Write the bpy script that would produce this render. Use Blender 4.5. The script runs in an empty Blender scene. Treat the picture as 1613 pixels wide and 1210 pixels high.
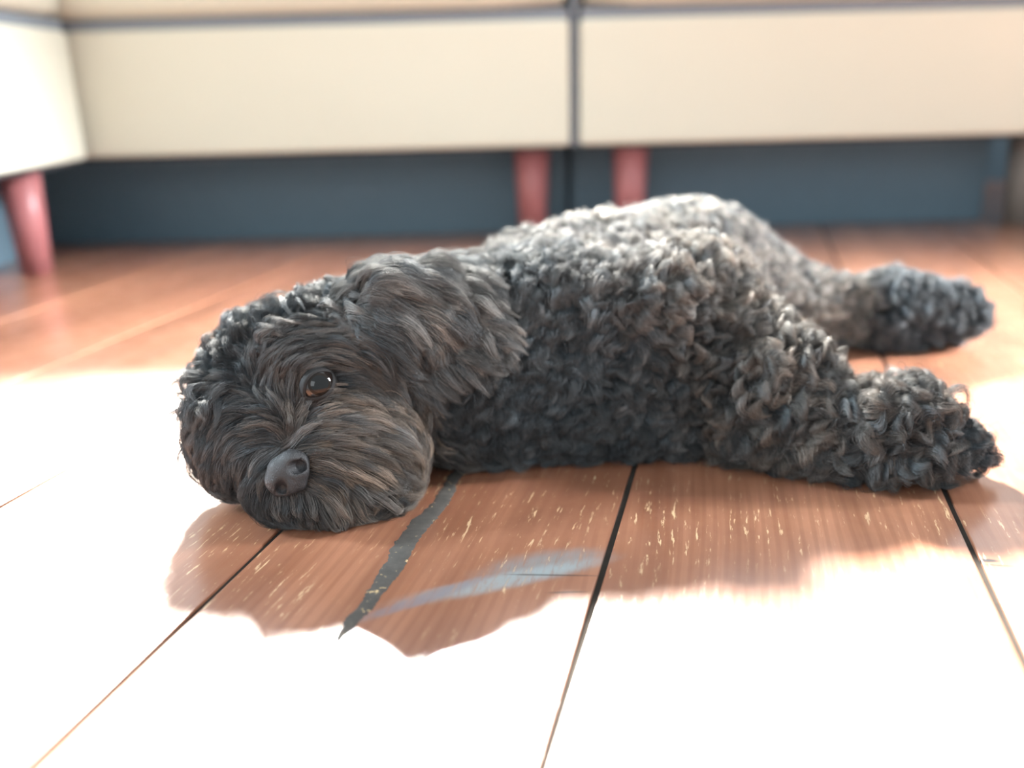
import bpy, bmesh, math, random
import numpy as np
from mathutils import Vector, Matrix
from mathutils.kdtree import KDTree

scene = bpy.context.scene
random.seed(4)
rng = np.random.default_rng(7)

# ------------------------------------------------------------------ camera
PITCH, ROLL = math.radians(18.5517), math.radians(1.5)
cam_data = bpy.data.cameras.new('camera')
cam = bpy.data.objects.new('camera', cam_data)
scene.collection.objects.link(cam)
scene.camera = cam
F_ = Vector((0, math.cos(PITCH), -math.sin(PITCH)))
R0 = Vector((1, 0, 0)); U0 = Vector((0, math.sin(PITCH), math.cos(PITCH)))
R_ = math.cos(ROLL) * R0 - math.sin(ROLL) * U0
U_ = math.cos(ROLL) * U0 + math.sin(ROLL) * R0
m = Matrix((R_, U_, -F_)).transposed().to_4x4()
m.translation = Vector((0, 0, .3))
cam.matrix_world = m
cam_data.sensor_width = 36
cam_data.lens = 36 * 1400 / 1613
cam_data.clip_start = .02
cam_data.dof.use_dof = True
cam_data.dof.focus_distance = .62
cam_data.dof.aperture_fstop = (cam_data.lens / 1000) / .014

# ------------------------------------------------------------------ light
scene.view_settings.view_transform = 'Standard'
scene.view_settings.look = 'None'
scene.view_settings.exposure = 0.12
scene.view_settings.gamma = 1.0
world = bpy.data.worlds.new('daylight'); scene.world = world
world.use_nodes = True
bg = world.node_tree.nodes['Background']
bg.inputs[0].default_value = (.86, .95, 1, 1)
bg.inputs[1].default_value = 1.15

sun_d = bpy.data.lights.new('sun', 'SUN')
sun_d.energy = 60; sun_d.angle = math.radians(7); sun_d.color = (1, .96, .88)
sun = bpy.data.objects.new('sun', sun_d); scene.collection.objects.link(sun)
sun.rotation_euler = Vector((.12, -.83, -.543)).to_track_quat('-Z', 'Y').to_euler()
wl = bpy.data.lights.new('assumed_window_fill', 'AREA')  # added lamp for an assumed window behind the camera; eye glint, fur form
wl.shape = 'RECTANGLE'; wl.size = .9; wl.size_y = 1.3; wl.energy = 14; wl.color = (.9, .96, 1)
wlo = bpy.data.objects.new('assumed_window_fill', wl); scene.collection.objects.link(wlo)
wlo.location = (-1.0, -1.6, 1.5)
wlo.rotation_euler = (Vector((.1, .75, .1)) - Vector(wlo.location)).to_track_quat('-Z', 'Y').to_euler()

for nm, loc, aim, en, co in (('right_floor_fill', (2.3, 1.14, 1.15), (.1, 1.14, 0), 27, (.92, .96, 1)),
                             ('left_floor_fill', (-2.4, 1.10, 1.15), (-.35, 1.10, 0), 28, (.74, .9, 1))):
    w2 = bpy.data.lights.new(nm, 'AREA')  # added fill lamps that brighten the far floor; no windows stand there
    w2.shape = 'RECTANGLE'; w2.size = .45; w2.size_y = 1.0; w2.energy = en; w2.color = co; w2.spread = math.radians(26)
    w2o = bpy.data.objects.new(nm, w2); scene.collection.objects.link(w2o)
    w2o.location = loc
    w2o.rotation_euler = (Vector(aim) - Vector(loc)).to_track_quat('-Z', 'Y').to_euler()

# ------------------------------------------------------------------ helpers
def tag(o, label=None, cat=None, group=None, kind=None):
    for k, v in (('label', label), ('category', cat), ('group', group), ('kind', kind)):
        if v: o[k] = v
    return o

def link(o, parent=None):
    scene.collection.objects.link(o)
    if parent is not None: o.parent = parent
    return o

def mesh_obj(name, bm, mat, parent=None, smooth=False):
    me = bpy.data.meshes.new(name)
    bm.to_mesh(me); bm.free()
    if smooth:
        me.polygons.foreach_set('use_smooth', [True] * len(me.polygons))
    me.materials.append(mat)
    return link(bpy.data.objects.new(name, me), parent)

def np_mesh(name, verts, faces, mat, parent=None, smooth=True):
    me = bpy.data.meshes.new(name)
    me.from_pydata([tuple(v) for v in verts], [], [tuple(f) for f in faces])
    me.update()
    if smooth: me.polygons.foreach_set('use_smooth', [True] * len(me.polygons))
    me.materials.append(mat)
    return link(bpy.data.objects.new(name, me), parent)

def box(bm, x0, x1, y0, y1, z0, z1, bev=0, seg=3):
    t = bmesh.new()
    bmesh.ops.create_cube(t, size=1)
    for v in t.verts:
        v.co = Vector(((x0 + x1) / 2 + v.co.x * (x1 - x0), (y0 + y1) / 2 + v.co.y * (y1 - y0), (z0 + z1) / 2 + v.co.z * (z1 - z0)))
    if bev:
        bmesh.ops.bevel(t, geom=list(t.edges), offset=bev, segments=seg, profile=.6, affect='EDGES')
    me = bpy.data.meshes.new('t'); t.to_mesh(me); t.free(); bm.from_mesh(me); bpy.data.meshes.remove(me)

class N:
    """small node builder"""
    def __init__(s, name):
        s.m = bpy.data.materials.new(name); s.m.use_nodes = True
        s.t = s.m.node_tree; s.b = s.t.nodes['Principled BSDF']
    def n(s, kind, **kw):
        nd = s.t.nodes.new(kind)
        for k, v in kw.items():
            if k.startswith('i_'):
                key = k[2:]
                nd.inputs[int(key) if key.isdigit() else key.replace('_', ' ')].default_value = v
            else: setattr(nd, k, v)
        return nd
    def l(s, a, b): s.t.links.new(a, b)
    def math(s, op, a, b=None, clamp=False):
        nd = s.n('ShaderNodeMath', operation=op, use_clamp=clamp)
        for i, v in enumerate((a, b)):
            if v is None: continue
            if isinstance(v, (int, float)): nd.inputs[i].default_value = v
            else: s.l(v, nd.inputs[i])
        return nd.outputs[0]
    def mix(s, fac, a, b):
        nd = s.n('ShaderNodeMix', data_type='RGBA')
        for i, v in ((0, fac), (6, a), (7, b)):
            if isinstance(v, (int, float)): nd.inputs[i].default_value = v
            elif isinstance(v, tuple): nd.inputs[i].default_value = (*v, 1)
            else: s.l(v, nd.inputs[i])
        return nd.outputs[2]
    def noise(s, vec, scale=1., detail=3., rough=.5, sc=None):
        if sc:
            mp = s.n('ShaderNodeMapping'); mp.inputs['Scale'].default_value = sc
            s.l(vec, mp.inputs[0]); vec = mp.outputs[0]
        nd = s.n('ShaderNodeTexNoise'); nd.inputs['Scale'].default_value = scale
        nd.inputs['Detail'].default_value = detail; nd.inputs['Roughness'].default_value = rough
        s.l(vec, nd.inputs[0]); return nd.outputs[0]
    def ramp(s, v, a, b, c0=0., c1=1.):
        nd = s.n('ShaderNodeMapRange', interpolation_type='SMOOTHSTEP')
        nd.inputs[1].default_value = a; nd.inputs[2].default_value = b
        nd.inputs[3].default_value = c0; nd.inputs[4].default_value = c1
        s.l(v, nd.inputs[0]); return nd.outputs[0]

def simple_mat(name, col, rough=.6, var=.0, scale=30, bump=0, spec=.5):
    q = N(name); tc = q.n('ShaderNodeTexCoord').outputs['Object']
    q.b.inputs['Roughness'].default_value = rough
    q.b.inputs['Specular IOR Level'].default_value = spec
    nz = q.noise(tc, scale, 4)
    q.l(q.mix(nz, tuple(c * (1 - var) for c in col), tuple(min(1, c * (1 + var)) for c in col)), q.b.inputs['Base Color'])
    if bump:
        bp = q.n('ShaderNodeBump'); bp.inputs['Strength'].default_value = bump; bp.inputs['Distance'].default_value = .002
        q.l(nz, bp.inputs['Height']); q.l(bp.outputs[0], q.b.inputs['Normal'])
    return q.m

# ------------------------------------------------------------------ floor
ANG = math.atan2(.256, .967)          # the boards run away and to the right
PW = .2355
def floor_mat():
    q = N('varnished_pine'); b = q.b
    tc = q.n('ShaderNodeTexCoord').outputs['Object']
    at = q.n('ShaderNodeAttribute', attribute_name='plank')
    off = q.n('ShaderNodeVectorMath', operation='MULTIPLY_ADD')
    q.l(at.outputs['Vector'], off.inputs[0]); off.inputs[1].default_value = (0, 9, 3); q.l(tc, off.inputs[2])
    v = off.outputs[0]
    warp = q.noise(v, 1, 2, sc=(5, 1.2, 1))
    wv = q.n('ShaderNodeVectorMath', operation='MULTIPLY_ADD')
    cmb = q.n('ShaderNodeCombineXYZ'); q.l(warp, cmb.inputs[0])
    q.l(cmb.outputs[0], wv.inputs[0]); wv.inputs[1].default_value = (.05, 0, 0); q.l(v, wv.inputs[2])
    v2 = wv.outputs[0]
    rings = q.n('ShaderNodeTexWave', wave_type='BANDS', bands_direction='X')
    rings.inputs['Scale'].default_value = 36; rings.inputs['Distortion'].default_value = 9
    rings.inputs['Detail'].default_value = 3; rings.inputs['Detail Scale'].default_value = .25; rings.inputs['Detail Roughness'].default_value = .6
    wm = q.n('ShaderNodeMapping'); wm.inputs['Scale'].default_value = (1, .12, 1); q.l(v2, wm.inputs[0])
    q.l(wm.outputs[0], rings.inputs[0])
    ring = rings.outputs[1]
    fine = q.noise(v2, 1, 4, .6, sc=(420, 9, 1))
    broad = q.ramp(q.noise(v2, 1, 4, .6, sc=(22, 2.5, 1)), .3, .7)
    patch = q.noise(v, 5, 3)
    col = q.mix(broad, (.26, .103, .055), (.43, .188, .106))
    col = q.mix(q.math('MULTIPLY', q.ramp(ring, .45, .95), q.math('MULTIPLY', q.ramp(patch, .4, .65), .34)), col, (.22, .08, .04))
    col = q.mix(q.math('MULTIPLY', q.ramp(fine, .5, .75), .35), col, (.28, .09, .04))
    # varnish worn through to pale wood along the grain
    fl = q.noise(v2, 1, 5, .65, sc=(400, 55, 1))
    worn = q.noise(v, 9, 3, .6)
    fleck = q.math('MULTIPLY', q.ramp(fl, .57, .66), q.ramp(worn, .40, .60))
    fleck = q.math('MULTIPLY', fleck, q.ramp(ring, .75, .3))
    col = q.mix(q.math('MULTIPLY', fleck, .75), col, (.86, .62, .36))
    # shapes on the boards: grey patch, knots, unlit bits painted dark
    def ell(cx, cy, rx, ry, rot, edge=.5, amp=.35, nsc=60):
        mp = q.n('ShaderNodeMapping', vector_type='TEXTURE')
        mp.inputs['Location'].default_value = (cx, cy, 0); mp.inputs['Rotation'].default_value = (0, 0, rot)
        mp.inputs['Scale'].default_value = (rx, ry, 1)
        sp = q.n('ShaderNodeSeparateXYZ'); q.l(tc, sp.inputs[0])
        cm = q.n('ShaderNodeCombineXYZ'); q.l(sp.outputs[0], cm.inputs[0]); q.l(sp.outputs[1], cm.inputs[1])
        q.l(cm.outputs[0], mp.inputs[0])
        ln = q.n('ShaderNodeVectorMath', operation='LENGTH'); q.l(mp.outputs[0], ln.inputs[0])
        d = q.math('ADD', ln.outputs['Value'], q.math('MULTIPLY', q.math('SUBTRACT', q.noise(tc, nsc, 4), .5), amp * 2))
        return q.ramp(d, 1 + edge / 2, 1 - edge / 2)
    for e in MARKS_AND_SHADE:
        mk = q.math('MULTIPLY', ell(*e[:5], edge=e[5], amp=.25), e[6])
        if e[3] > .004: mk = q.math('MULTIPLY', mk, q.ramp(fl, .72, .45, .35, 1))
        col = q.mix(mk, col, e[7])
    q.l(col, b.inputs['Base Color'])
    rg = q.ramp(q.noise(v, 40, 4), .3, .7, .34, .5)
    q.l(rg, b.inputs['Roughness'])
    b.inputs['Coat Weight'].default_value = 1; b.inputs['Coat Roughness'].default_value = .2; b.inputs['Coat IOR'].default_value = 2.1
    bp = q.n('ShaderNodeBump'); bp.inputs['Strength'].default_value = .35; bp.inputs['Distance'].default_value = .0012
    hh = q.math('ADD', q.math('MULTIPLY', ring, -.16), q.math('MULTIPLY', fine, .5))
    hh = q.math('SUBTRACT', hh, q.math('MULTIPLY', fleck, .5))
    q.l(hh, bp.inputs['Height']); q.l(bp.outputs[0], b.inputs['Normal'])
    return q.m

def LXY(p):   # world ground point -> board coordinates
    return (p[0] * .9667 - p[1] * .2559, p[0] * .2559 + p[1] * .9667)
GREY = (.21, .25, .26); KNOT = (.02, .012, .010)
def EL(p, q_, ry, edge, st, col):
    (ax, ay), (bx, by) = LXY(p), LXY(q_)
    return ((ax + bx) / 2, (ay + by) / 2, math.hypot(bx - ax, by - ay) / 2, ry, math.atan2(by - ay, bx - ax), edge, st, col)
MARKS_AND_SHADE = [  # ends, half width, softness, strength, colour
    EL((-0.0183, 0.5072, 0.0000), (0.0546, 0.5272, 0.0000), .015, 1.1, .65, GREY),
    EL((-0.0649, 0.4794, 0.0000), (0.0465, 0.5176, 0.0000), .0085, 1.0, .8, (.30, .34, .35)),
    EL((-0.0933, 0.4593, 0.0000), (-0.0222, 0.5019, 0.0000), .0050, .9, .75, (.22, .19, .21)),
    EL((-0.0059, 0.5065, 0.0000), (0.0512, 0.5021, 0.0000), .0007, .7, .9, KNOT),
    EL((0.0197, 0.4833, 0.0000), (0.0435, 0.4836, 0.0000), .0007, .7, .9, KNOT),
    EL((0.2979, 0.5095, 0.0000), (0.3120, 0.5072, 0.0000), .0022, .8, 1, KNOT),
    EL((0.2991, 0.5038, 0.0000), (0.3178, 0.5004, 0.0000), .0008, .8, .9, KNOT),
    EL((-0.2244, 0.4687, 0.0000), (-0.2208, 0.4685, 0.0000), .0010, .8, .9, KNOT),
    EL((-0.3799, 0.6896, 0.0000), (-0.3260, 0.6953, 0.0000), .008, .9, .92, (.035, .016, .012)),  # this and the next two: unlit bits of floor painted dark
    EL((-0.4656, 0.8512, 0.0000), (-0.4282, 0.8616, 0.0000), .010, .9, .95, (.01, .01, .01)),
    EL((-0.5396, 0.8568, 0.0000), (-0.5059, 0.8542, 0.0000), .010, .9, .97, (.01, .01, .01)),
]
bm = bmesh.new(); plk = []
k = -13
while k < 16:
    x0 = -.0762 + k * PW + .0021; x1 = x0 + PW - .0042
    ys = [-1.6, 4.6] if k in (-2, -1, 0, 1) else sorted([-1.6, 4.6, 1.2 + ((k * 37) % 11) * .28])
    for a, c in zip(ys[:-1], ys[1:]):
        n0 = len(bm.faces)
        box(bm, x0, x1, a + .001, c - .001, -.022, 0, .0009, 2)
        bm.faces.ensure_lookup_table()
        plk += [random.random()] * (len(bm.faces) - n0)
    k += 1
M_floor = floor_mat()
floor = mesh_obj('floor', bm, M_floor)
floor.rotation_euler = (0, 0, -ANG)
a = floor.data.attributes.new('plank', 'FLOAT_VECTOR', 'FACE')
a.data.foreach_set('vector', np.repeat(np.array(plk, dtype=np.float32), 3))
tag(floor, 'wide reddish brown varnished floorboards running away from the viewer', 'floor', kind='structure')
bm = bmesh.new(); box(bm, -3, 3.6, -1.6, 4.6, -.03, -.0022)
sub = mesh_obj('subfloor', bm, simple_mat('dark_gap_dust', (.034, .029, .025), 1, .4, 60, 0, .1), floor)
# old split in one board, filled with dark grey putty
pts = []; n = 150
ya, yb = LXY((-0.1040, 0.4380, 0.0000))[1], LXY((-0.0400, 0.6901, 0.0000))[1]
ws = 0; wob = 0
L_, R2 = [], []
for i in range(n + 1):
    t = i / n; y = ya + (yb + .05 - ya) * t
    wob = .93 * wob + random.gauss(0, .00045); ws = .85 * ws + random.gauss(0, .0006)
    w = (.0038 + .0050 * math.exp(-((t - .42) / .3) ** 2)) * min(1, .35 + t * 9)
    c = -.2125 - .004 * t + wob
    L_.append((c - w - abs(ws) + random.gauss(0, .0002), y)); R2.append((c + w * .9 + random.gauss(0, .0003), y))
vs, fs = [], []
for i in range(n + 1):
    (xl, y), (xr, _) = L_[i], R2[i]
    for j, (u, h) in enumerate(((0, -.0005), (.12, .0004), (.35, .0007), (.65, .0005), (.88, .0005), (1, -.0005))):
        vs.append((xl + (xr - xl) * u, y, h + (random.gauss(0, .0001) if 0 < j < 5 else 0)))
for i in range(n):
    for j in range(5):
        a_ = i * 6 + j; fs.append((a_, a_ + 1, a_ + 7, a_ + 6))
q = N('grey_putty'); tc = q.n('ShaderNodeTexCoord').outputs['Object']
cc = q.mix(q.noise(tc, 90, 5, .7), (.03, .027, .025), (.10, .088, .076))
cc = q.mix(q.ramp(q.noise(tc, 150, 3, .6), .62, .70), cc, (.55, .38, .2))
q.l(cc, q.b.inputs['Base Color']); q.b.inputs['Roughness'].default_value = .75
cr = np_mesh('putty_filled_crack', vs, fs, q.m, floor)
cr['label'] = 'dark grey putty filling a split between boards'

# ------------------------------------------------------------------ room
M_wall = simple_mat('haze_blue_wall', (.09, .14, .18), .8, .06, 12)  # slate blue puts the hazy dark under the sofa into the wall
M_white = simple_mat('white_paint', (.8, .79, .76), .5, .03, 10)
WY = 2.66
bm = bmesh.new()
box(bm, -2.6, 3.2, WY, WY + .2, 0, .64); box(bm, -2.6, 3.2, WY, WY + .2, 2.5, 2.9)
box(bm, -2.6, -2.1, WY, WY + .2, .64, 2.5); box(bm, 2.7, 3.2, WY, WY + .2, .64, 2.5)
tag(mesh_obj('wall_back', bm, M_wall), 'back wall, coloured dark slate blue for the haze under the sofa', 'wall', kind='structure')
bm = bmesh.new()  # assumed window out of view; the sun comes in through its opening
for a_ in ((-2.1, -2.04), (2.64, 2.7)): box(bm, a_[0], a_[1], WY + .05, WY + .13, .64, 2.5, .006)
box(bm, -2.04, 2.64, WY + .05, WY + .13, .64, .68, .006); box(bm, -2.04, 2.64, WY + .05, WY + .13, 2.44, 2.5, .006)
tag(mesh_obj('assumed_window', bm, M_white), 'assumed wide white window frame behind the sofa, out of view', 'window', kind='structure')

# ------------------------------------------------------------------ sofa
def fabric(name, c):
    q = N(name); tc = q.n('ShaderNodeTexCoord').outputs['Object']
    nz = q.noise(tc, 700, 2)
    q.l(q.mix(nz, tuple(x * .93 for x in c), c), q.b.inputs['Base Color'])
    q.b.inputs['Roughness'].default_value = .9; q.b.inputs['Sheen Weight'].default_value = .2
    bp = q.n('ShaderNodeBump'); bp.inputs['Strength'].default_value = .3; bp.inputs['Distance'].default_value = .0008
    q.l(nz, bp.inputs['Height']); q.l(bp.outputs[0], q.b.inputs['Normal'])
    return q.m
M_cream = fabric('cream_upholstery', (.70, .67, .55))
M_pipe_joint = simple_mat('grey_piping_and_joint_shade', (.20, .23, .26), .8)
M_lining = simple_mat('black_lining', (.05, .06, .07), .9)
M_sofa_shade = simple_mat('slate_sofa_shade', (.095, .15, .19), .8, .05)  # colour of the shade under the sofa
M_leg = simple_mat('mahogany_stain', (.34, .12, .12), .42, .1, 25)
M_leg2 = simple_mat('weathered_wood', (.2, .18, .16), .6, .1, 25)

def cushion(name, x0, x1, y0, y1, z0, z1, mat, parent, puff=.02, bev=.035):
    bm = bmesh.new()
    box(bm, x0, x1, y0, y1, z0, z1)
    bmesh.ops.subdivide_edges(bm, edges=list(bm.edges), cuts=11, use_grid_fill=True)
    hx, hy, hz = (x1 - x0) / 2, (y1 - y0) / 2, (z1 - z0) / 2
    c = Vector(((x0 + x1) / 2, (y0 + y1) / 2, (z0 + z1) / 2))
    for v in bm.verts:
        d = v.co - c
        # rounded box
        q = Vector([max(-h + bev, min(h - bev, a)) for a, h in zip(d, (hx, hy, hz))])
        e = d - q
        if e.length > 1e-9: d = q + e.normalized() * bev
        u, w_ = 1 - (d.x / hx) ** 2, 1 - (d.y / hy) ** 2
        d.z += (1 if d.z > 0 else -.3) * puff * max(0, u) * max(0, w_) * (abs(d.z) / hz)
        d.y += (-puff * .5 if d.y < 0 else 0) * max(0, u) * max(0, 1 - (d.z / (hz + puff)) ** 2)
        v.co = c + d
    return mesh_obj(name, bm, mat, parent, True)

def sofa_leg(x, y, h, parent, mat, w=.036, tilt=0):
    bm = bmesh.new()
    bmesh.ops.create_cone(bm, cap_ends=True, segments=24, radius1=w * .72, radius2=w, depth=h)
    for v in bm.verts:
        v.co.x += x + tilt * (v.co.z / h - .5) * -.02; v.co.y += y; v.co.z += h / 2
    return mesh_obj('leg', bm, mat, parent, True)

def sofa_module(label, origin, rz, w, d, legs, shade_end=0):
    t = bpy.data.objects.new('sofa_module', None); link(t)
    t.location = (*origin, 0); t.rotation_euler = (0, 0, rz)
    tag(t, label, 'sofa', 'modules of the cream corner sofa')
    bm = bmesh.new(); box(bm, .004, w - .004, 0, d, .188, .414, .012, 4)
    mesh_obj('base', bm, M_cream, t, True)
    bm = bmesh.new(); box(bm, .02, w - .02, .02, d - .02, .181, .19)
    mesh_obj('underside_lining', bm, M_lining, t)
    bm = bmesh.new(); box(bm, .0, w - shade_end, .17, d - .03, 0, .184, .004, 2)  # added box, stands in for the deep shade under the sofa
    p = mesh_obj('under_sofa_shade', bm, M_sofa_shade, t); p['label'] = 'added slate grey box standing in for the shade under the sofa'
    bm = bmesh.new(); box(bm, .006, w - .006, .006, d - .01, .410, .434, .004, 2)
    p = mesh_obj('seam', bm, M_pipe_joint, t); p['label'] = 'grey seam under the seat cushion'
    cushion('seat_cushion', .003, w - .003, -.012, d - .2, .430, .56, M_cream, t, .02)
    cushion('backrest', .003, w - .003, d - .22, d, .40, .67, M_cream, t, .01, .05)
    for lx, ly, mt in legs:
        lg = sofa_leg(lx, ly, .186, t, mt)
        if mt is M_leg2: lg['label'] = 'grey brown leg'
    return t
SX = .126   # where the two straight modules meet
W1 = 1.815
m1 = sofa_module('cream sofa module in the middle, mahogany leg at its right end', (SX - W1, 1.75), 0, W1, .86,
    [(W1 - .075, .075, M_leg)])
m2 = sofa_module('cream sofa module at the right, mahogany leg at its left end', (SX + .012, 1.75), 0, 1.15, .86,
    [(.108, .06, M_leg), (.93, .12, M_leg2)], shade_end=.27)
bm = bmesh.new(); box(bm, -.012, 0, .012, .84, .186, .58, .002)  # added strip, closes the joint to window light and keeps it dark
p = mesh_obj('joint_shade_strip', bm, M_pipe_joint, m2); p['label'] = 'added grey strip darkening the joint beside the middle module'
m3 = sofa_module('cream sofa module at the far left, standing at a right angle to the others', (-.785, .80), math.radians(90), .93, .86,
    [(.80, .07, M_leg)])

# ------------------------------------------------------------------ dog
def sd_cone(P, a, b, ra, rb):
    a = np.asarray(a, dtype=np.float32); b = np.asarray(b, dtype=np.float32)
    ba = b - a; L2 = float(ba @ ba)
    if L2 < 1e-10: return np.linalg.norm(P - a, axis=-1) - ra
    t = np.clip(((P - a) @ ba) / L2, 0, 1)
    return np.linalg.norm(P - a - t[..., None] * ba, axis=-1) - (ra + (rb - ra) * t)

def sd_build(prims, res, k, lo, hi, inset=0., floorz=None, carve=()):
    lo = np.array(lo, dtype=np.float32); hi = np.array(hi, dtype=np.float32)
    nn = np.ceil((hi - lo) / res).astype(int) + 1
    D = np.full(nn, .06, dtype=np.float32)
    first = True
    gx, gy, gz = [lo[i] + res * np.arange(nn[i], dtype=np.float32) for i in range(3)]
    for a, b, ra, rb in prims:
        mn = np.minimum(a, b) - max(ra, rb) - .05; mx = np.maximum(a, b) + max(ra, rb) + .05
        sl = tuple(slice(max(0, int((mn[i] - lo[i]) / res)), max(1, min(nn[i], int((mx[i] - lo[i]) / res) + 2))) for i in range(3))
        X, Y, Z = np.meshgrid(gx[sl[0]], gy[sl[1]], gz[sl[2]], indexing='ij')
        P = np.stack((X, Y, Z), -1)
        d = sd_cone(P, a, b, ra - inset, rb - inset)
        d0 = D[sl]; h = np.clip(k - np.abs(d - d0), 0, None) / k
        D[sl] = np.minimum(d, d0) - h * h * k / 4
    if carve:
        X, Y, Z = np.meshgrid(gx, gy, gz, indexing='ij'); P = np.stack((X, Y, Z), -1)
        for a, b, ra, rb, kk in carve:
            d = -sd_cone(P, a, b, ra, rb)
            h = np.clip(kk - np.abs(d - D), 0, None) / kk
            D = np.maximum(d, D) + h * h * kk / 4
    if floorz is not None:
        zz = (floorz - gz)[None, None, :]
        h = np.clip(.012 - np.abs(zz - D), 0, None) / .012
        D = np.maximum(D, zz) + h * h * .012 / 4
    import openvdb
    g = openvdb.FloatGrid(.06)
    g.copyFromArray(D.astype(np.float32))
    v, tri, quad = g.convertToPolygons(isovalue=0.0, adaptivity=0.0) if False else (lambda r: r if len(r) == 3 else (r[0], None, r[1]))(g.convertToPolygons(isovalue=0.0))
    v = np.asarray(v) * res + lo
    f = np.asarray(quad)
    vol = np.einsum('ij,ij->i', v[f[:, 0]], np.cross(v[f[:, 1]], v[f[:, 2]])).sum()
    return v, (f if vol > 0 else f[:, ::-1])

V = lambda *a: np.array(a, dtype=np.float64)
BODY = [  # from, to, radius, radius
    (V(0.0169, 0.8600, 0.0971), V(0.1940, 1.0000, 0.0942), .068, .084),
    (V(0.0258, 0.7650, 0.0903), V(0.0966, 0.9000, 0.0889), .076, .082),
    (V(-0.0405, 0.7200, 0.0822), V(0.0256, 0.7700, 0.0681), .070, .074),
    (V(-0.1064, 0.7000, 0.1009), V(-0.0411, 0.7300, 0.0791), .055, .070),
    (V(0.0196, 0.7350, 0.1127), V(0.1223, 0.7350, 0.1132), .050, .050),
    (V(-0.0248, 0.7100, 0.0652), V(0.1276, 0.7250, 0.0560), .046, .046),
    (V(-0.0421, 0.7050, 0.0287), V(0.1370, 0.7100, 0.0218), .038, .038),
    (V(0.1162, 0.8000, 0.0567), V(0.1566, 0.8000, 0.0955), .070, .062),
    (V(0.1633, 0.7900, 0.1008), V(0.2059, 0.7200, 0.0498), .060, .054),
    (V(0.2059, 0.7200, 0.0498), V(0.2218, 0.7000, 0.0506), .054, .048),
    (V(0.2070, 0.6900, 0.0321), V(0.2741, 0.6550, 0.0218), .045, .033),
    (V(0.2739, 0.6550, 0.0235), V(0.3089, 0.6500, 0.0310), .033, .036),
    (V(0.3091, 0.6500, 0.0294), V(0.3460, 0.6400, 0.0174), .036, .024),
    (V(0.2424, 1.0200, 0.0875), V(0.3496, 1.0200, 0.0406), .074, .046),
    (V(0.3498, 1.0200, 0.0390), V(0.4390, 1.0000, 0.0401), .046, .037),
    (V(0.4387, 1.0000, 0.0431), V(0.5168, 1.0000, 0.0365), .041, .032),
    # head
    (V(-0.1574, 0.6480, 0.1037), V(-0.1274, 0.6550, 0.1007), .030, .030),
    (V(-0.1691, 0.6750, 0.0744), V(-0.1598, 0.6800, 0.0703), .059, .061),
    (V(-0.1973, 0.6750, 0.0896), V(-0.1705, 0.6950, 0.0982), .028, .034),
    (V(-0.2053, 0.6300, 0.0499), V(-0.2014, 0.6200, 0.0435), .033, .033),
    (V(-0.2069, 0.6450, 0.0712), V(-0.2057, 0.6350, 0.0583), .033, .035),
    (V(-0.1691, 0.6250, 0.0571), V(-0.1601, 0.5920, 0.0392), .033, .025),
    (V(-0.1299, 0.6300, 0.0488), V(-0.1159, 0.6350, 0.0400), .043, .043),
    (V(-0.1369, 0.6030, 0.0234), V(-0.1192, 0.6100, 0.0222), .030, .031),
    (V(-0.1714, 0.5900, 0.0238), V(-0.1486, 0.5900, 0.0206), .018, .020),
    (V(-0.1175, 0.6700, 0.0677), V(-0.1103, 0.6700, 0.0621), .042, .040),
]
BLO, BHI = (-.30, .50, -.03), (.60, 1.18, .25)
bv, bf = sd_build(BODY, .0035, .03, BLO, BHI, inset=.0108, floorz=.004)

q = N('dark_skin'); q.b.inputs['Base Color'].default_value = (.014, .013, .013, 1); q.b.inputs['Roughness'].default_value = .8
M_skin = q.m
dog = link(bpy.data.objects.new('dog', None))
dog.location = (.1, .8, 0)
tag(dog, 'black curly haired puppy lying on its side on the floorboards, one eye open', 'dog')
def under(o, parent):   # parent while keeping the geometry where it is modelled
    o.parent = parent
    root = parent
    off_ = Vector((0, 0, 0))
    while root is not None: off_ += root.location; root = root.parent
    o.location = -off_
    return o
body = under(np_mesh('body', bv, bf, M_skin), dog)

def fur_mat(name):
    q = N(name); b = q.b
    hi = q.n('ShaderNodeHairInfo'); at = q.n('ShaderNodeAttribute', attribute_name='tint')
    sp = q.n('ShaderNodeSeparateXYZ'); q.l(at.outputs['Vector'], sp.inputs[0])
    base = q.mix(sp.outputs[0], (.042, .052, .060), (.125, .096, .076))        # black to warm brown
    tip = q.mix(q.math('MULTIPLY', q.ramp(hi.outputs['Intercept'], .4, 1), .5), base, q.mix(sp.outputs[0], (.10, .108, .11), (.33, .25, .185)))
    col = q.mix(q.math('MULTIPLY', sp.outputs[1], 1.0), tip, (.37, .33, .285))  # pale tint paints the sheen of lit fur into the colour
    rv = q.math('MULTIPLY', q.math('ADD', q.math('MULTIPLY', hi.outputs['Random'], 1.1), .45), sp.outputs[2])
    vm = q.n('ShaderNodeVectorMath', operation='SCALE'); q.l(col, vm.inputs[0]); q.l(rv, vm.inputs['Scale'])
    q.l(vm.outputs[0], b.inputs['Base Color'])
    b.inputs['Roughness'].default_value = .62; b.inputs['Specular IOR Level'].default_value = .36
    return q.m
M_fur = fur_mat('curly_black_fur')

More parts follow.
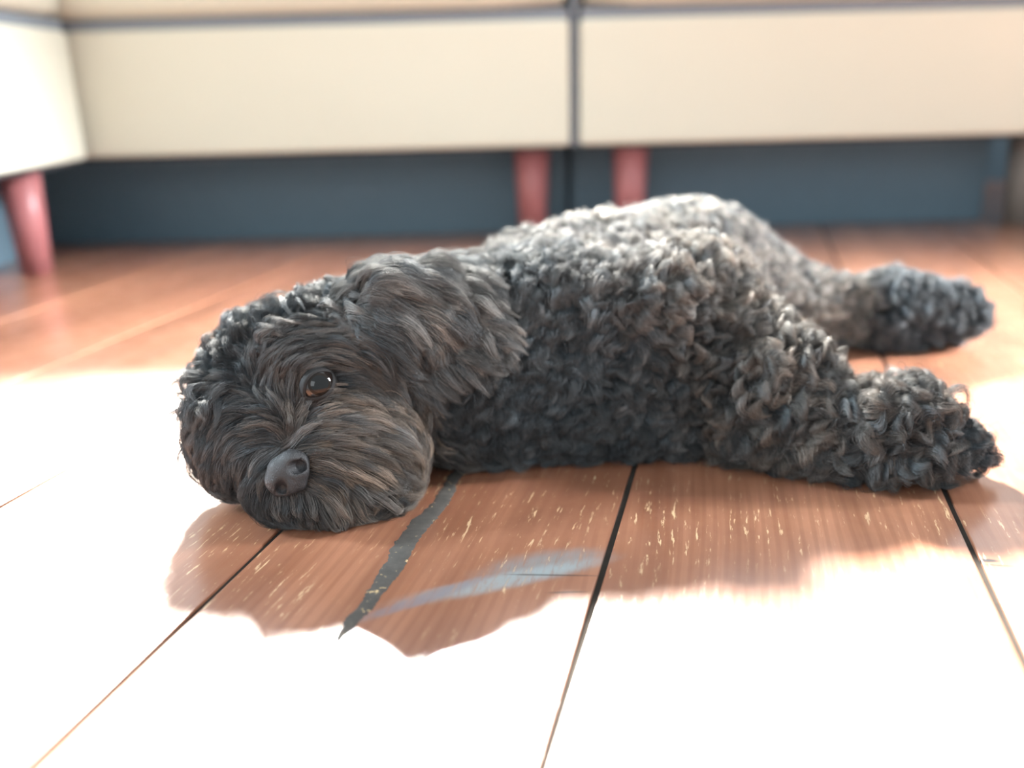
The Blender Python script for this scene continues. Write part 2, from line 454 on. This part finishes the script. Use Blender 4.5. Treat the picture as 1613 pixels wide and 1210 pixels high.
# how the coat lies: root area, direction it combs to (world), length, curl, lift, brown, pale (painted highlight), tuft radius
FLOW = [
    # face
    (V(-0.1572, 0.5800, 0.0841), V(-0.2171, 0.3106, 0.9254), 0.012, .000, 0.26, 0.26, 0, 0.0029),
    (V(-0.1510, 0.6000, 0.1099), V(-0.0734, 0.3173, 0.9455), 0.011, .000, 0.20, 0.00, 0, 0.0029),
    (V(-0.1307, 0.6000, 0.0854), V(0.9762, 0.0691, 0.2058), 0.035, .000, 0.22, 0.65, .05, 0.0030),
    (V(-0.1130, 0.6000, 0.0801), V(0.9997, 0.0076, 0.0225), 0.053, .001, 0.22, 1.00, .12, 0.0036),
    (V(-0.0867, 0.6100, 0.0806), V(0.9222, -0.1230, -0.3666), 0.050, .001, 0.26, 1.00, .15, 0.0036),
    (V(-0.1374, 0.5800, 0.0692), V(0.9973, 0.0234, 0.0696), 0.035, .000, 0.22, 0.78, 0, 0.0030),
    (V(-0.1121, 0.5850, 0.0616), V(0.9847, -0.0554, -0.1651), 0.053, .001, 0.22, 1.00, .05, 0.0036),
    (V(-0.0827, 0.6000, 0.0546), V(0.9029, -0.1368, -0.4076), 0.047, .001, 0.26, 1.00, .05, 0.0036),
    (V(-0.1387, 0.5750, 0.0448), V(0.9349, -0.1129, -0.3365), 0.035, .0005, 0.22, 0.78, 0, 0.0030),
    (V(-0.1086, 0.5800, 0.0392), V(0.8611, -0.1617, -0.4819), 0.047, .001, 0.26, 0.78, .0, 0.0036),
    (V(-0.1246, 0.5750, 0.0271), V(0.4843, -0.2784, -0.8294), 0.041, .001, 0.31, 0.52, .25, 0.0030),
    (V(-0.1533, 0.5700, 0.0229), V(0.1704, -0.3135, -0.9342), 0.014, .000, 0.31, 0.26, 0, 0.0030),
    (V(-0.0830, 0.6200, 0.0096), V(0.9029, -0.1368, -0.4076), 0.041, .002, 0.31, 0.52, 0, 0.0036),
    # brow and forehead
    (V(-0.1730, 0.6100, 0.1169), V(0.6207, 0.2494, 0.7433), 0.037, .001, 0.15, .25, 0, 0.0029),
    (V(-0.1493, 0.6200, 0.1251), V(0.9854, 0.0542, 0.1615), 0.047, .001, 0.15, .35, .0, 0.0029),
    (V(-0.1174, 0.6200, 0.1219), V(0.9290, -0.1178, -0.3509), 0.050, .001, 0.15, .45, .02, 0.0029),
    (V(-0.0970, 0.6300, 0.1037), V(0.7840, -0.1975, -0.5885), 0.047, .002, 0.15, .4, .0, 0.0033),
    (V(-0.1195, 0.6100, 0.1034), V(0.9997, 0.0076, 0.0225), 0.018, .000, 0.09, .2, .0, 0.0025),
    (V(-0.1727, 0.5900, 0.0950), V(-0.7512, 0.2100, 0.6258), 0.016, .000, 0.15, .0, 0, 0.0025),
    (V(-0.1867, 0.5850, 0.0782), V(-0.9566, -0.0927, -0.2761), 0.037, .001, 0.18, .15, 0, 0.0033),
    (V(-0.2156, 0.6000, 0.0633), V(-0.5520, -0.2653, -0.7905), 0.043, .002, 0.18, .1, 0, 0.0033),
    (V(-0.1897, 0.5800, 0.0415), V(-0.3410, -0.2991, -0.8912), 0.037, .001, 0.18, .1, 0, 0.0033),
    (V(-0.2525, 0.6600, 0.0563), V(-0.6023, -0.2540, -0.7568), 0.041, .002, 0.21, .0, 0, 0.0033),
    # topknot curls
    (V(-0.2246, 0.6600, 0.0977), V(-0.9401, 0.1085, 0.3232), .022, .0045, .62, .05, 0, .004),
    (V(-0.2074, 0.6800, 0.1224), V(-0.5789, 0.2594, 0.7731), .022, .0045, .62, .05, 0, .004),
    (V(-0.1784, 0.6900, 0.1346), V(0.1255, 0.3156, 0.9405), .022, .0045, .62, .0, 0, .004),
    # neck, chest
    (V(-0.0577, 0.6600, 0.0827), V(0.3470, -0.2984, -0.8891), .026, .003, .25, .0, 0, .005),
    (V(-0.0033, 0.6800, 0.0746), V(0.1224, -0.3158, -0.9409), .028, .003, .22, .0, 0, .006),
    (V(0.0599, 0.7000, 0.0882), V(0.0734, -0.3173, -0.9455), .028, .003, .22, .0, 0, .006),
    (V(-0.0236, 0.7600, 0.1302), V(0.1704, -0.3135, -0.9342), .026, .003, .25, .0, .03, .005),
    (V(0.0596, 0.8400, 0.1348), V(-0.1255, -0.3156, -0.9405), .026, .003, .22, .2, .2, .005),
    (V(0.1148, 0.8000, 0.1294), V(-0.1255, -0.3156, -0.9405), .024, .003, .3, .25, .2, .005),
    (V(0.0209, 0.6600, 0.0324), V(0.1704, -0.3135, -0.9342), .024, .003, .3, .1, 0, .005),
    (V(0.0870, 0.6600, 0.0305), V(0.2171, -0.3106, -0.9254), .024, .003, .3, .1, 0, .005),
    (V(0.1074, 0.7000, 0.0649), V(0.0734, -0.3173, -0.9455), .026, .003, .25, .1, 0, .005),
    # back and rump, clipped shorter
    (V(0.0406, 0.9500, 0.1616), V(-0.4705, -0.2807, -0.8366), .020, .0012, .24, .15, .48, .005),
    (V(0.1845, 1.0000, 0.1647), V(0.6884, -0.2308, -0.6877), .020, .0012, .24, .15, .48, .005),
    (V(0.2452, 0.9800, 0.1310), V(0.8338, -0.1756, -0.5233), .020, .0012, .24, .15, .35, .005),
    # upper foreleg
    (V(0.1473, 0.7600, 0.1481), V(0.9291, 0.1176, 0.3505), .020, .0032, .5, .35, .25, .0045),
    (V(0.1815, 0.7400, 0.1402), V(0.9921, -0.0399, -0.1190), .020, .0034, .5, .4, .25, .0045),
    (V(0.1941, 0.6800, 0.1116), V(0.9833, -0.0578, -0.1723), .020, .0036, .5, .4, .2, .0045),
    (V(0.1540, 0.7000, 0.0856), V(0.5076, -0.2741, -0.8168), .020, .0036, .45, .3, .03, .0045),
    (V(0.2246, 0.6600, 0.0906), V(0.9914, -0.0416, -0.1239), .020, .0036, .5, .4, .15, .0045),
    (V(0.1695, 0.6500, 0.0589), V(0.5076, -0.2741, -0.8168), .026, .0040, .4, .4, .0, .006),
    (V(0.2116, 0.6400, 0.0509), V(0.7982, -0.1916, -0.5710), .028, .0042, .4, .4, .0, .006),
    (V(0.2568, 0.6600, 0.0635), V(0.9964, 0.0268, 0.0800), .024, .0040, .5, .35, .03, .005),
    (V(0.2503, 0.6200, 0.0317), V(0.9222, -0.1230, -0.3666), .026, .0040, .4, .3, .0, .006),
    (V(0.2955, 0.6200, 0.0562), V(0.9964, 0.0268, 0.0800), .024, .0040, .45, .3, .0, .005),
    (V(0.2943, 0.6100, 0.0296), V(0.8824, -0.1497, -0.4460), .024, .0040, .4, .3, .0, .005),
    (V(0.3428, 0.6200, 0.0239), V(0.9500, -0.0994, -0.2961), .018, .0030, .5, .0, .0, .004),
    # hind leg
    (V(0.2740, 0.9500, 0.1008), V(0.8824, -0.1497, -0.4460), .018, .0012, .24, .15, .35, .005),
    (V(0.3588, 0.9500, 0.0774), V(0.9847, -0.0554, -0.1651), .018, .0012, .24, .2, .48, .005),
    (V(0.4371, 0.9500, 0.0611), V(0.9921, -0.0399, -0.1190), .022, .0035, .45, .0, .0, .005),
    (V(0.5188, 0.9700, 0.0468), V(0.9751, -0.0705, -0.2102), .022, .0035, .45, .0, .0, .005),
]

def triangulate(faces): return np.concatenate((faces[:, [0, 1, 2]], faces[:, [0, 2, 3]]))

def scatter(v, f, spacing, keep=None):
    tr = triangulate(np.asarray(f)); A, B, C_ = v[tr[:, 0]], v[tr[:, 1]], v[tr[:, 2]]
    cr_ = np.cross(B - A, C_ - A); ar = np.linalg.norm(cr_, axis=1) / 2
    n_ = int(ar.sum() / spacing ** 2 * 4)
    idx = rng.choice(len(tr), n_, p=ar / ar.sum())
    r1, r2 = np.sqrt(rng.random(n_)), rng.random(n_)
    P = (1 - r1)[:, None] * A[idx] + (r1 * (1 - r2))[:, None] * B[idx] + (r1 * r2)[:, None] * C_[idx]
    Nn = cr_[idx] / (2 * ar[idx] + 1e-12)[:, None]
    seen = {}; out = []
    for i in range(n_):
        c = (int(P[i, 0] / spacing), int(P[i, 1] / spacing), int(P[i, 2] / spacing)); ok = True
        for dx in (-1, 0, 1):
            for dy in (-1, 0, 1):
                for dz in (-1, 0, 1):
                    for j in seen.get((c[0] + dx, c[1] + dy, c[2] + dz), ()):
                        if ((P[i] - P[j]) ** 2).sum() < (spacing * .72) ** 2: ok = False; break
                    if not ok: break
                if not ok: break
            if not ok: break
        if ok: seen.setdefault(c, []).append(i); out.append(i)
    return P[out], Nn[out]

def smooth_noise(P, n_):
    r_ = np.random.default_rng(11); out = np.zeros((len(P), n_))
    for c in range(n_):
        for _ in range(10):
            d = r_.normal(0, 1, 3); d /= np.linalg.norm(d)
            out[:, c] += np.sin(P @ d * 6.283 / r_.uniform(.014, .04) + r_.uniform(0, 6.283))
    return out / 2.2

def grow(name, P, Nn, flow, parent, SP, SN, strands=46, K=8, thick=.00018, avoid=(), min_z=.0006, jitter=.35, clump=.40):
    if avoid:
        keep = np.ones(len(P), bool)
        for c, r_ in avoid: keep &= np.linalg.norm(P - c, axis=1) > r_
        P, Nn = P[keep], Nn[keep]
    C0 = np.array([c[0] for c in flow]); D0 = np.array([c[1] for c in flow]); S0 = np.array([c[2:] for c in flow], dtype=float)
    def field(Q, A0):
        w = 1 / (((Q[:, None] - C0[None]) ** 2).sum(-1) + .00008) ** 2.2
        return (w / w.sum(1, keepdims=True)) @ A0
    D = field(P, D0); S = field(P, S0)
    nT = len(P)
    nz = smooth_noise(P, 4)
    jit = np.clip(S[:, 1:2] / .0035, .15, 1.1)
    dev = (nz[:, :3] * 1.0 + rng.normal(0, 1, (nT, 3)) * .55) * jitter * jit
    D += dev
    T = D - (D * Nn).sum(1, keepdims=True) * Nn
    T /= np.linalg.norm(T, axis=1, keepdims=True) + 1e-9
    B = np.cross(Nn, T)
    L = S[:, 0] * rng.uniform(.75, 1.3, nT); A = S[:, 1] * rng.uniform(.6, 1.4, nT); lift = S[:, 2] * rng.uniform(.5, 1.15, nT)
    ph = nz[:, 3] * 4.5 + rng.normal(0, .6, nT); tw = np.where(rng.random(nT) < .8, 1, -1) * rng.uniform(.7, 1.4, nT)
    bend = np.clip(rng.normal(0, .2, nT), -.35, .35)
    u = np.linspace(0, 1, K)[None, :, None]
    env = np.clip(u * 2.2, 0, 1)
    # the lock follows the lie of the coat over the skin
    tree = KDTree(len(SP))
    for i_, p_ in enumerate(SP): tree.insert(p_, i_)
    tree.balance()
    X = P.copy(); path = [P * 0]; cur = T.copy()
    for k_ in range(1, K):
        t_ = k_ / (K - 1)
        if k_ > 1:
            Dk = field(X, D0) + dev; Dk /= np.linalg.norm(Dk, axis=1, keepdims=True) + 1e-9
            cur = cur * .5 + Dk * .5
        idx_ = np.array([tree.find(x_)[1] for x_ in X])
        Nk = SN[idx_]; Pk = SP[idx_]
        cur = cur + B * (bend * .22)[:, None]
        cur -= (cur * Nk).sum(1, keepdims=True) * Nk; cur /= np.linalg.norm(cur, axis=1, keepdims=True) + 1e-9
        X = X + cur * (L / (K - 1))[:, None]
        hgt = ((X - Pk) * Nk).sum(1); want = L * lift * np.sin(t_ * 2.3) * 1.25 + .003 * t_
        X = X + Nk * ((want - hgt) * .8)[:, None]
        path.append(X - P)
    cx = np.stack(path, 1)
    ang = ph[:, None, None] + (tw[:, None, None] * u * 6.283)
    hel = (A[:, None, None] * env) * (np.cos(ang) * B[:, None] + np.sin(ang) * Nn[:, None]) - (A[:, None, None] * 0)
    cen = P[:, None] + cx + hel                                        # nT K 3
    rad = 1.1 * S[:, 5] * rng.uniform(.8, 1.2, nT)
    ns = strands
    a1 = rng.uniform(0, 6.283, (nT, ns)); rr = np.sqrt(rng.random((nT, ns))) * rad[:, None]
    off = np.cos(a1)[..., None] * rr[..., None] * B[:, None] + np.sin(a1)[..., None] * rr[..., None] * T[:, None]
    off_t = np.cos(a1)[..., None] * rr[..., None] * B[:, None] + np.sin(a1)[..., None] * rr[..., None] * Nn[:, None] * .8
    uu = np.linspace(0, 1, K)[None, None, :, None]
    cl = (1.15 * (1 - uu) + clump * uu + .22 * np.sin(np.pi * uu)) * rng.lognormal(0, .35, (nT, ns, 1, 1))
    mixn = np.clip(uu * 2, 0, 1)
    pts_ = cen[:, None] + (off[:, :, None] * (1 - mixn) + off_t[:, :, None] * mixn) * cl
    lenv = 1 - rng.random((nT, ns)) ** 2 * .35                          # uneven strand ends
    # shorten by resampling along the strand
    fr = np.linspace(0, 1, K)[None, None] * lenv[..., None] * (K - 1)
    i0 = np.clip(fr.astype(int), 0, K - 2); ft = (fr - i0)[..., None]
    g0 = np.take_along_axis(pts_, i0[..., None].repeat(3, -1), 2); g1 = np.take_along_axis(pts_, (i0 + 1)[..., None].repeat(3, -1), 2)
    pts_ = g0 * (1 - ft) + g1 * ft
    wv_ = rng.normal(0, 1, (nT, ns, 2)) * np.maximum(.0006, .22 * S[:, 1])[:, None, None]
    wp_ = rng.uniform(0, 6.283, (nT, ns, 1)) + uu[..., 0] * rng.uniform(3, 7, (nT, ns, 1))
    pts_ += (wv_[..., 0:1] * np.sin(wp_))[..., None] * B[:, None, None] * uu + (wv_[..., 1:2] * np.cos(wp_))[..., None] * Nn[:, None, None] * uu
    pts_ += rng.normal(0, .0002, pts_.shape) * np.linspace(0, 1, K)[None, None, :, None]
    z = pts_[..., 2]
    pts_[..., 2] = np.where(z < min_z, min_z + (min_z - z) * .06, z)
    tot = nT * ns
    cu = bpy.data.hair_curves.new(name)
    cu.add_curves([K] * tot)
    cu.attributes['position'].data.foreach_set('vector', pts_.reshape(-1).astype(np.float32))
    ra = cu.attributes.get('radius') or cu.attributes.new('radius', 'FLOAT', 'POINT')
    prof = thick * (1 - .72 * np.linspace(0, 1, K) ** 1.5)
    ra.data.foreach_set('value', np.tile(prof, tot).astype(np.float32))
    ta = cu.attributes.new('tint', 'FLOAT_VECTOR', 'CURVE')
    tint = np.zeros((nT, ns, 3), dtype=np.float32)
    tint[..., 0] = np.clip(S[:, 3] * rng.uniform(.2, 1.7, nT), 0, 1)[:, None]
    tint[..., 1] = np.clip(S[:, 4] * rng.uniform(0, 2.0, nT), 0, 1)[:, None]
    tint[..., 2] = np.clip(np.exp(rng.normal(0, .36, nT)), .4, 1.8)[:, None]
    ta.data.foreach_set('vector', tint.reshape(-1))
    cu.materials.append(M_fur)
    o = bpy.data.objects.new(name, cu); link(o)
    print('fur', name, nT, tot)
    return under(o, parent)

EYE = V(-0.1425, 0.6200, 0.0944); EYE2 = V(-0.2070, 0.6070, 0.0527); NOSE = V(-0.1589, 0.5700, 0.0462)
SP, SN = scatter(bv, bf, .0045)
P_, N_ = scatter(bv, bf, .0062)
keep = ~((N_[:, 2] < -.55) & (P_[:, 2] < .012))
P_, N_ = P_[keep], N_[keep]
FAR = P_[:, 1] > .90
FACE = (P_[:, 0] < -.055) & (P_[:, 1] < .68)
avoid = [(EYE, .0120), (EYE2, .006), (NOSE, .0185)]
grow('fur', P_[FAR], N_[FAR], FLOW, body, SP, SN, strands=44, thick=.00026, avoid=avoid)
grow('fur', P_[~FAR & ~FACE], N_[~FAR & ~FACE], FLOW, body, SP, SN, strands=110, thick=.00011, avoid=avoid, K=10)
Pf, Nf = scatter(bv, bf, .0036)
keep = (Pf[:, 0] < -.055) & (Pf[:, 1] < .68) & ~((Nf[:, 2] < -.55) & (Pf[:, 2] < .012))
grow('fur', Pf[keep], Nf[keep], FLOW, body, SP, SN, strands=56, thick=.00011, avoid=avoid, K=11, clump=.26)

# the ear that falls back over the neck
EAR = [
    (V(-0.1356, 0.6750, 0.1311), V(-0.0969, 0.6830, 0.1321), .022, .030),
    (V(-0.0969, 0.6830, 0.1321), V(-0.0625, 0.7000, 0.1248), .030, .029),
    (V(-0.0977, 0.6680, 0.1288), V(-0.0787, 0.6650, 0.1128), .026, .024),
    (V(-0.0627, 0.6900, 0.1263), V(-0.0522, 0.6800, 0.1198), .028, .025),
]
ev, ef = sd_build(EAR, .0025, .02, (-.22, .56, .04), (.05, .80, .24), inset=.007)
ear = under(np_mesh('ear', ev, ef, M_skin), dog)
ear['label'] = 'floppy ear covered in long wavy hair'
EFLOW = [
    (V(-0.1397, 0.6550, 0.1520), V(0.9921, -0.0399, -0.1190), 0.025, 0.0010, .2, .05, 0.12, .004),
    (V(-0.1148, 0.6550, 0.1659), V(0.9854, 0.0542, 0.1615), 0.050, 0.0015, 0.29, .05, 0.25, .0050),
    (V(-0.1158, 0.6500, 0.1428), V(0.9222, -0.1230, -0.3666), 0.050, 0.0015, 0.24, .05, 0.12, .0050),
    (V(-0.0786, 0.6750, 0.1706), V(0.9997, -0.0083, -0.0248), 0.045, 0.0017, 0.32, .05, 0.15, .0050),
    (V(-0.0781, 0.6550, 0.1455), V(0.9029, -0.1368, -0.4076), 0.050, 0.0017, 0.24, .05, 0.32, .0050),
    (V(-0.0751, 0.6550, 0.1156), V(0.5789, -0.2594, -0.7731), 0.038, 0.0021, 0.32, .0, 0.10, .0050),
    (V(-0.0455, 0.6850, 0.1628), V(0.8338, -0.1756, -0.5233), 0.038, 0.0021, 0.35, .0, 0.05, .0050),
    (V(-0.0469, 0.6850, 0.1323), V(0.8089, -0.1870, -0.5574), 0.040, 0.0021, 0.32, .0, 0.22, .0050),
]
Pe, Ne = scatter(ev, ef, .0050)
SPe, SNe = np.concatenate((Pe, SP)), np.concatenate((Ne, SN))
in_ear = np.array([(np.array([sd_cone(p_[None], a_, b_, ra_, rb_)[0] for a_, b_, ra_, rb_ in EAR]).min() < 0) for p_ in SPe[len(Pe):]])
keep_ = np.concatenate((np.ones(len(Pe), bool), ~in_ear)); SPe, SNe = SPe[keep_], SNe[keep_]
grow('ear_fur', Pe, Ne, EFLOW, ear, SPe, SNe, strands=90, thick=.00012, K=12, jitter=.2, clump=.3, avoid=[(EYE, .018)])

# ---- eyes
q = N('wet_dark_eye'); tc = q.n('ShaderNodeTexCoord').outputs['Object']
q.b.inputs['Base Color'].default_value = (.012, .009, .008, 1); q.b.inputs['Roughness'].default_value = .03
q.b.inputs['Coat Weight'].default_value = .3; q.b.inputs['Coat Roughness'].default_value = .0
M_eye = q.m
M_iris = simple_mat('brown_iris', (.010, .007, .005), .08, .3, 300, 0, .2)
M_pupil = simple_mat('black_pupil', (.003, .003, .003), .04, 0, 30, 0, .35)
M_lid = simple_mat('dark_eyelid_skin', (.022, .021, .021), .75, .2, 200, .3, .2)

def frame(n_, up):
    n_ = Vector(n_).normalized(); u_ = Vector(up); u_ = (u_ - u_.dot(n_) * n_).normalized()
    return n_, u_, u_.cross(n_)     # forward, up, side

def make_eye(c, look, axis, r, name='eye', lid=True, ecc=.55):
    n_, a_, s_ = frame(look, axis)     # a_ = long axis of the almond
    c = Vector(c)
    bm = bmesh.new(); bmesh.ops.create_uvsphere(bm, u_segments=40, v_segments=24, radius=r)
    for v in bm.verts: v.co += c
    e = under(mesh_obj(name, bm, M_eye, None, True), dog)
    def cap(nm, rad, lift, mat):
        vs, fs = [c + n_ * r * lift], []
        K_, R_n = 36, 6
        for j in range(1, R_n + 1):
            th = rad * j / R_n
            for i in range(K_):
                a = 6.2832 * i / K_
                d = n_ * math.cos(th) + (a_ * math.cos(a) + s_ * math.sin(a)) * math.sin(th)
                vs.append(c + d * r * lift)
        for i in range(K_): fs.append((0, 1 + i, 1 + (i + 1) % K_))
        for j in range(R_n - 1):
            for i in range(K_):
                fs.append((1 + j * K_ + i, 1 + (j + 1) * K_ + i, 1 + (j + 1) * K_ + (i + 1) % K_, 1 + j * K_ + (i + 1) % K_))
        return under(np_mesh(nm, vs, fs, mat), e)
    cap('iris', .62, 1.004, M_iris); cap('pupil', .46, 1.010, M_pupil)
    # eyelids: from the almond opening on the ball outward into the skin
    vs, fs = [], []; K_ = 56; rows = 7
    for j in range(rows):
        t = j / (rows - 1)
        for i in range(K_):
            a = 6.2832 * i / K_
            al = 1.02; be = ecc * 1.05 * (1 - .55 * abs(math.cos(a)) ** 2.5)
            ex, ey = math.cos(a) * al, math.sin(a) * be
            ox, oy = math.cos(a) * 1.45, math.sin(a) * 1.2
            x, y = ex + (ox - ex) * t, ey + (oy - ey) * t
            rr2 = math.hypot(x, y)
            # angle on the ball, with a plump rim
            th = min(rr2, 2.4)
            R__ = r * (1.02 + .07 * math.sin(min(1, t * 3) * 3.1416) + .12 * t - .25 * max(0, t - .5))
            d = n_ * math.cos(th) + (a_ * x / rr2 + s_ * y / rr2) * math.sin(th)
            vs.append(c + d * R__)
    for j in range(rows - 1):
        for i in range(K_): fs.append((j * K_ + i, (j + 1) * K_ + i, (j + 1) * K_ + (i + 1) % K_, j * K_ + (i + 1) % K_))
    under(np_mesh('eyelid', vs, fs, M_lid), e)
    return e
toC = lambda p: (Vector((0, 0, .3)) - Vector(p)).normalized()
AX = Vector((0.7350, 0.2157, 0.6428))
e1 = make_eye(EYE, toC(EYE) + Vector((.1, 0, .12)), AX, .0142)
e1['label'] = 'open glossy dark eye'
make_eye(EYE2, toC(EYE2) + Vector((-.6, 0, -.1)), AX, .0090, ecc=.4)

# ---- nose
fw = (toC(NOSE) + Vector((-.10, 0, -.10))).normalized()
_, lat, upn = frame(fw, Vector((0.6425, 0.2438, 0.7264)))      # lat: toward the upper nostril
upn = Vector((-0.7663, 0.2044, 0.6091)); upn = (upn - upn.dot(fw) * fw - upn.dot(lat) * lat).normalized()
nc = Vector(NOSE)
def npnt(l, u_, f_): return np.array(nc + lat * l + upn * u_ + fw * f_)
NP = [
    (npnt(-.0075, .003, -.002), npnt(.0085, .003, -.002), .0085, .0092),
    (npnt(-.0055, -.004, -.001), npnt(.0060, -.004, -.001), .0082, .0086),
    (npnt(0, -.010, -.003), npnt(0, .006, -.004), .006, .009),
    (npnt(-.012, -.002, -.005), npnt(.013, -.002, -.005), .005, .0055),
]
CV = [
    (npnt(.0075, -.0005, .010), npnt(.0105, -.0035, .003), .0050, .0045, .002),
    (npnt(.0105, -.0035, .006), npnt(.0175, -.0020, .002), .0026, .0016, .0012),
    (npnt(-.0068, -.0005, .010), npnt(-.0098, -.0035, .003), .0042, .0038, .002),
    (npnt(-.0098, -.0035, .006), npnt(-.0165, -.0020, .002), .0024, .0014, .0012),
    (npnt(0, .001, .0098), npnt(0, -.016, .0060), .0007, .0010, .0015),
]
lo = nc - Vector((.03, .03, .03)); hi = nc + Vector((.03, .03, .03))
nv, nf = sd_build(NP, .0006, .004, lo, hi, carve=CV)
q = N('nose_leather'); tc = q.n('ShaderNodeTexCoord').outputs['Object']
vo = q.n('ShaderNodeTexVoronoi', feature='DISTANCE_TO_EDGE'); vo.inputs['Scale'].default_value = 900; q.l(tc, vo.inputs[0])
bp = q.n('ShaderNodeBump'); bp.inputs['Strength'].default_value = .5; bp.inputs['Distance'].default_value = .0004
q.l(q.ramp(vo.outputs[0], 0, .25), bp.inputs['Height']); q.l(bp.outputs[0], q.b.inputs['Normal'])
q.b.inputs['Base Color'].default_value = (.022, .022, .024, 1); q.b.inputs['Roughness'].default_value = .5
nose = under(np_mesh('nose', nv, nf, q.m), dog); nose['label'] = 'dark grey leathery nose'
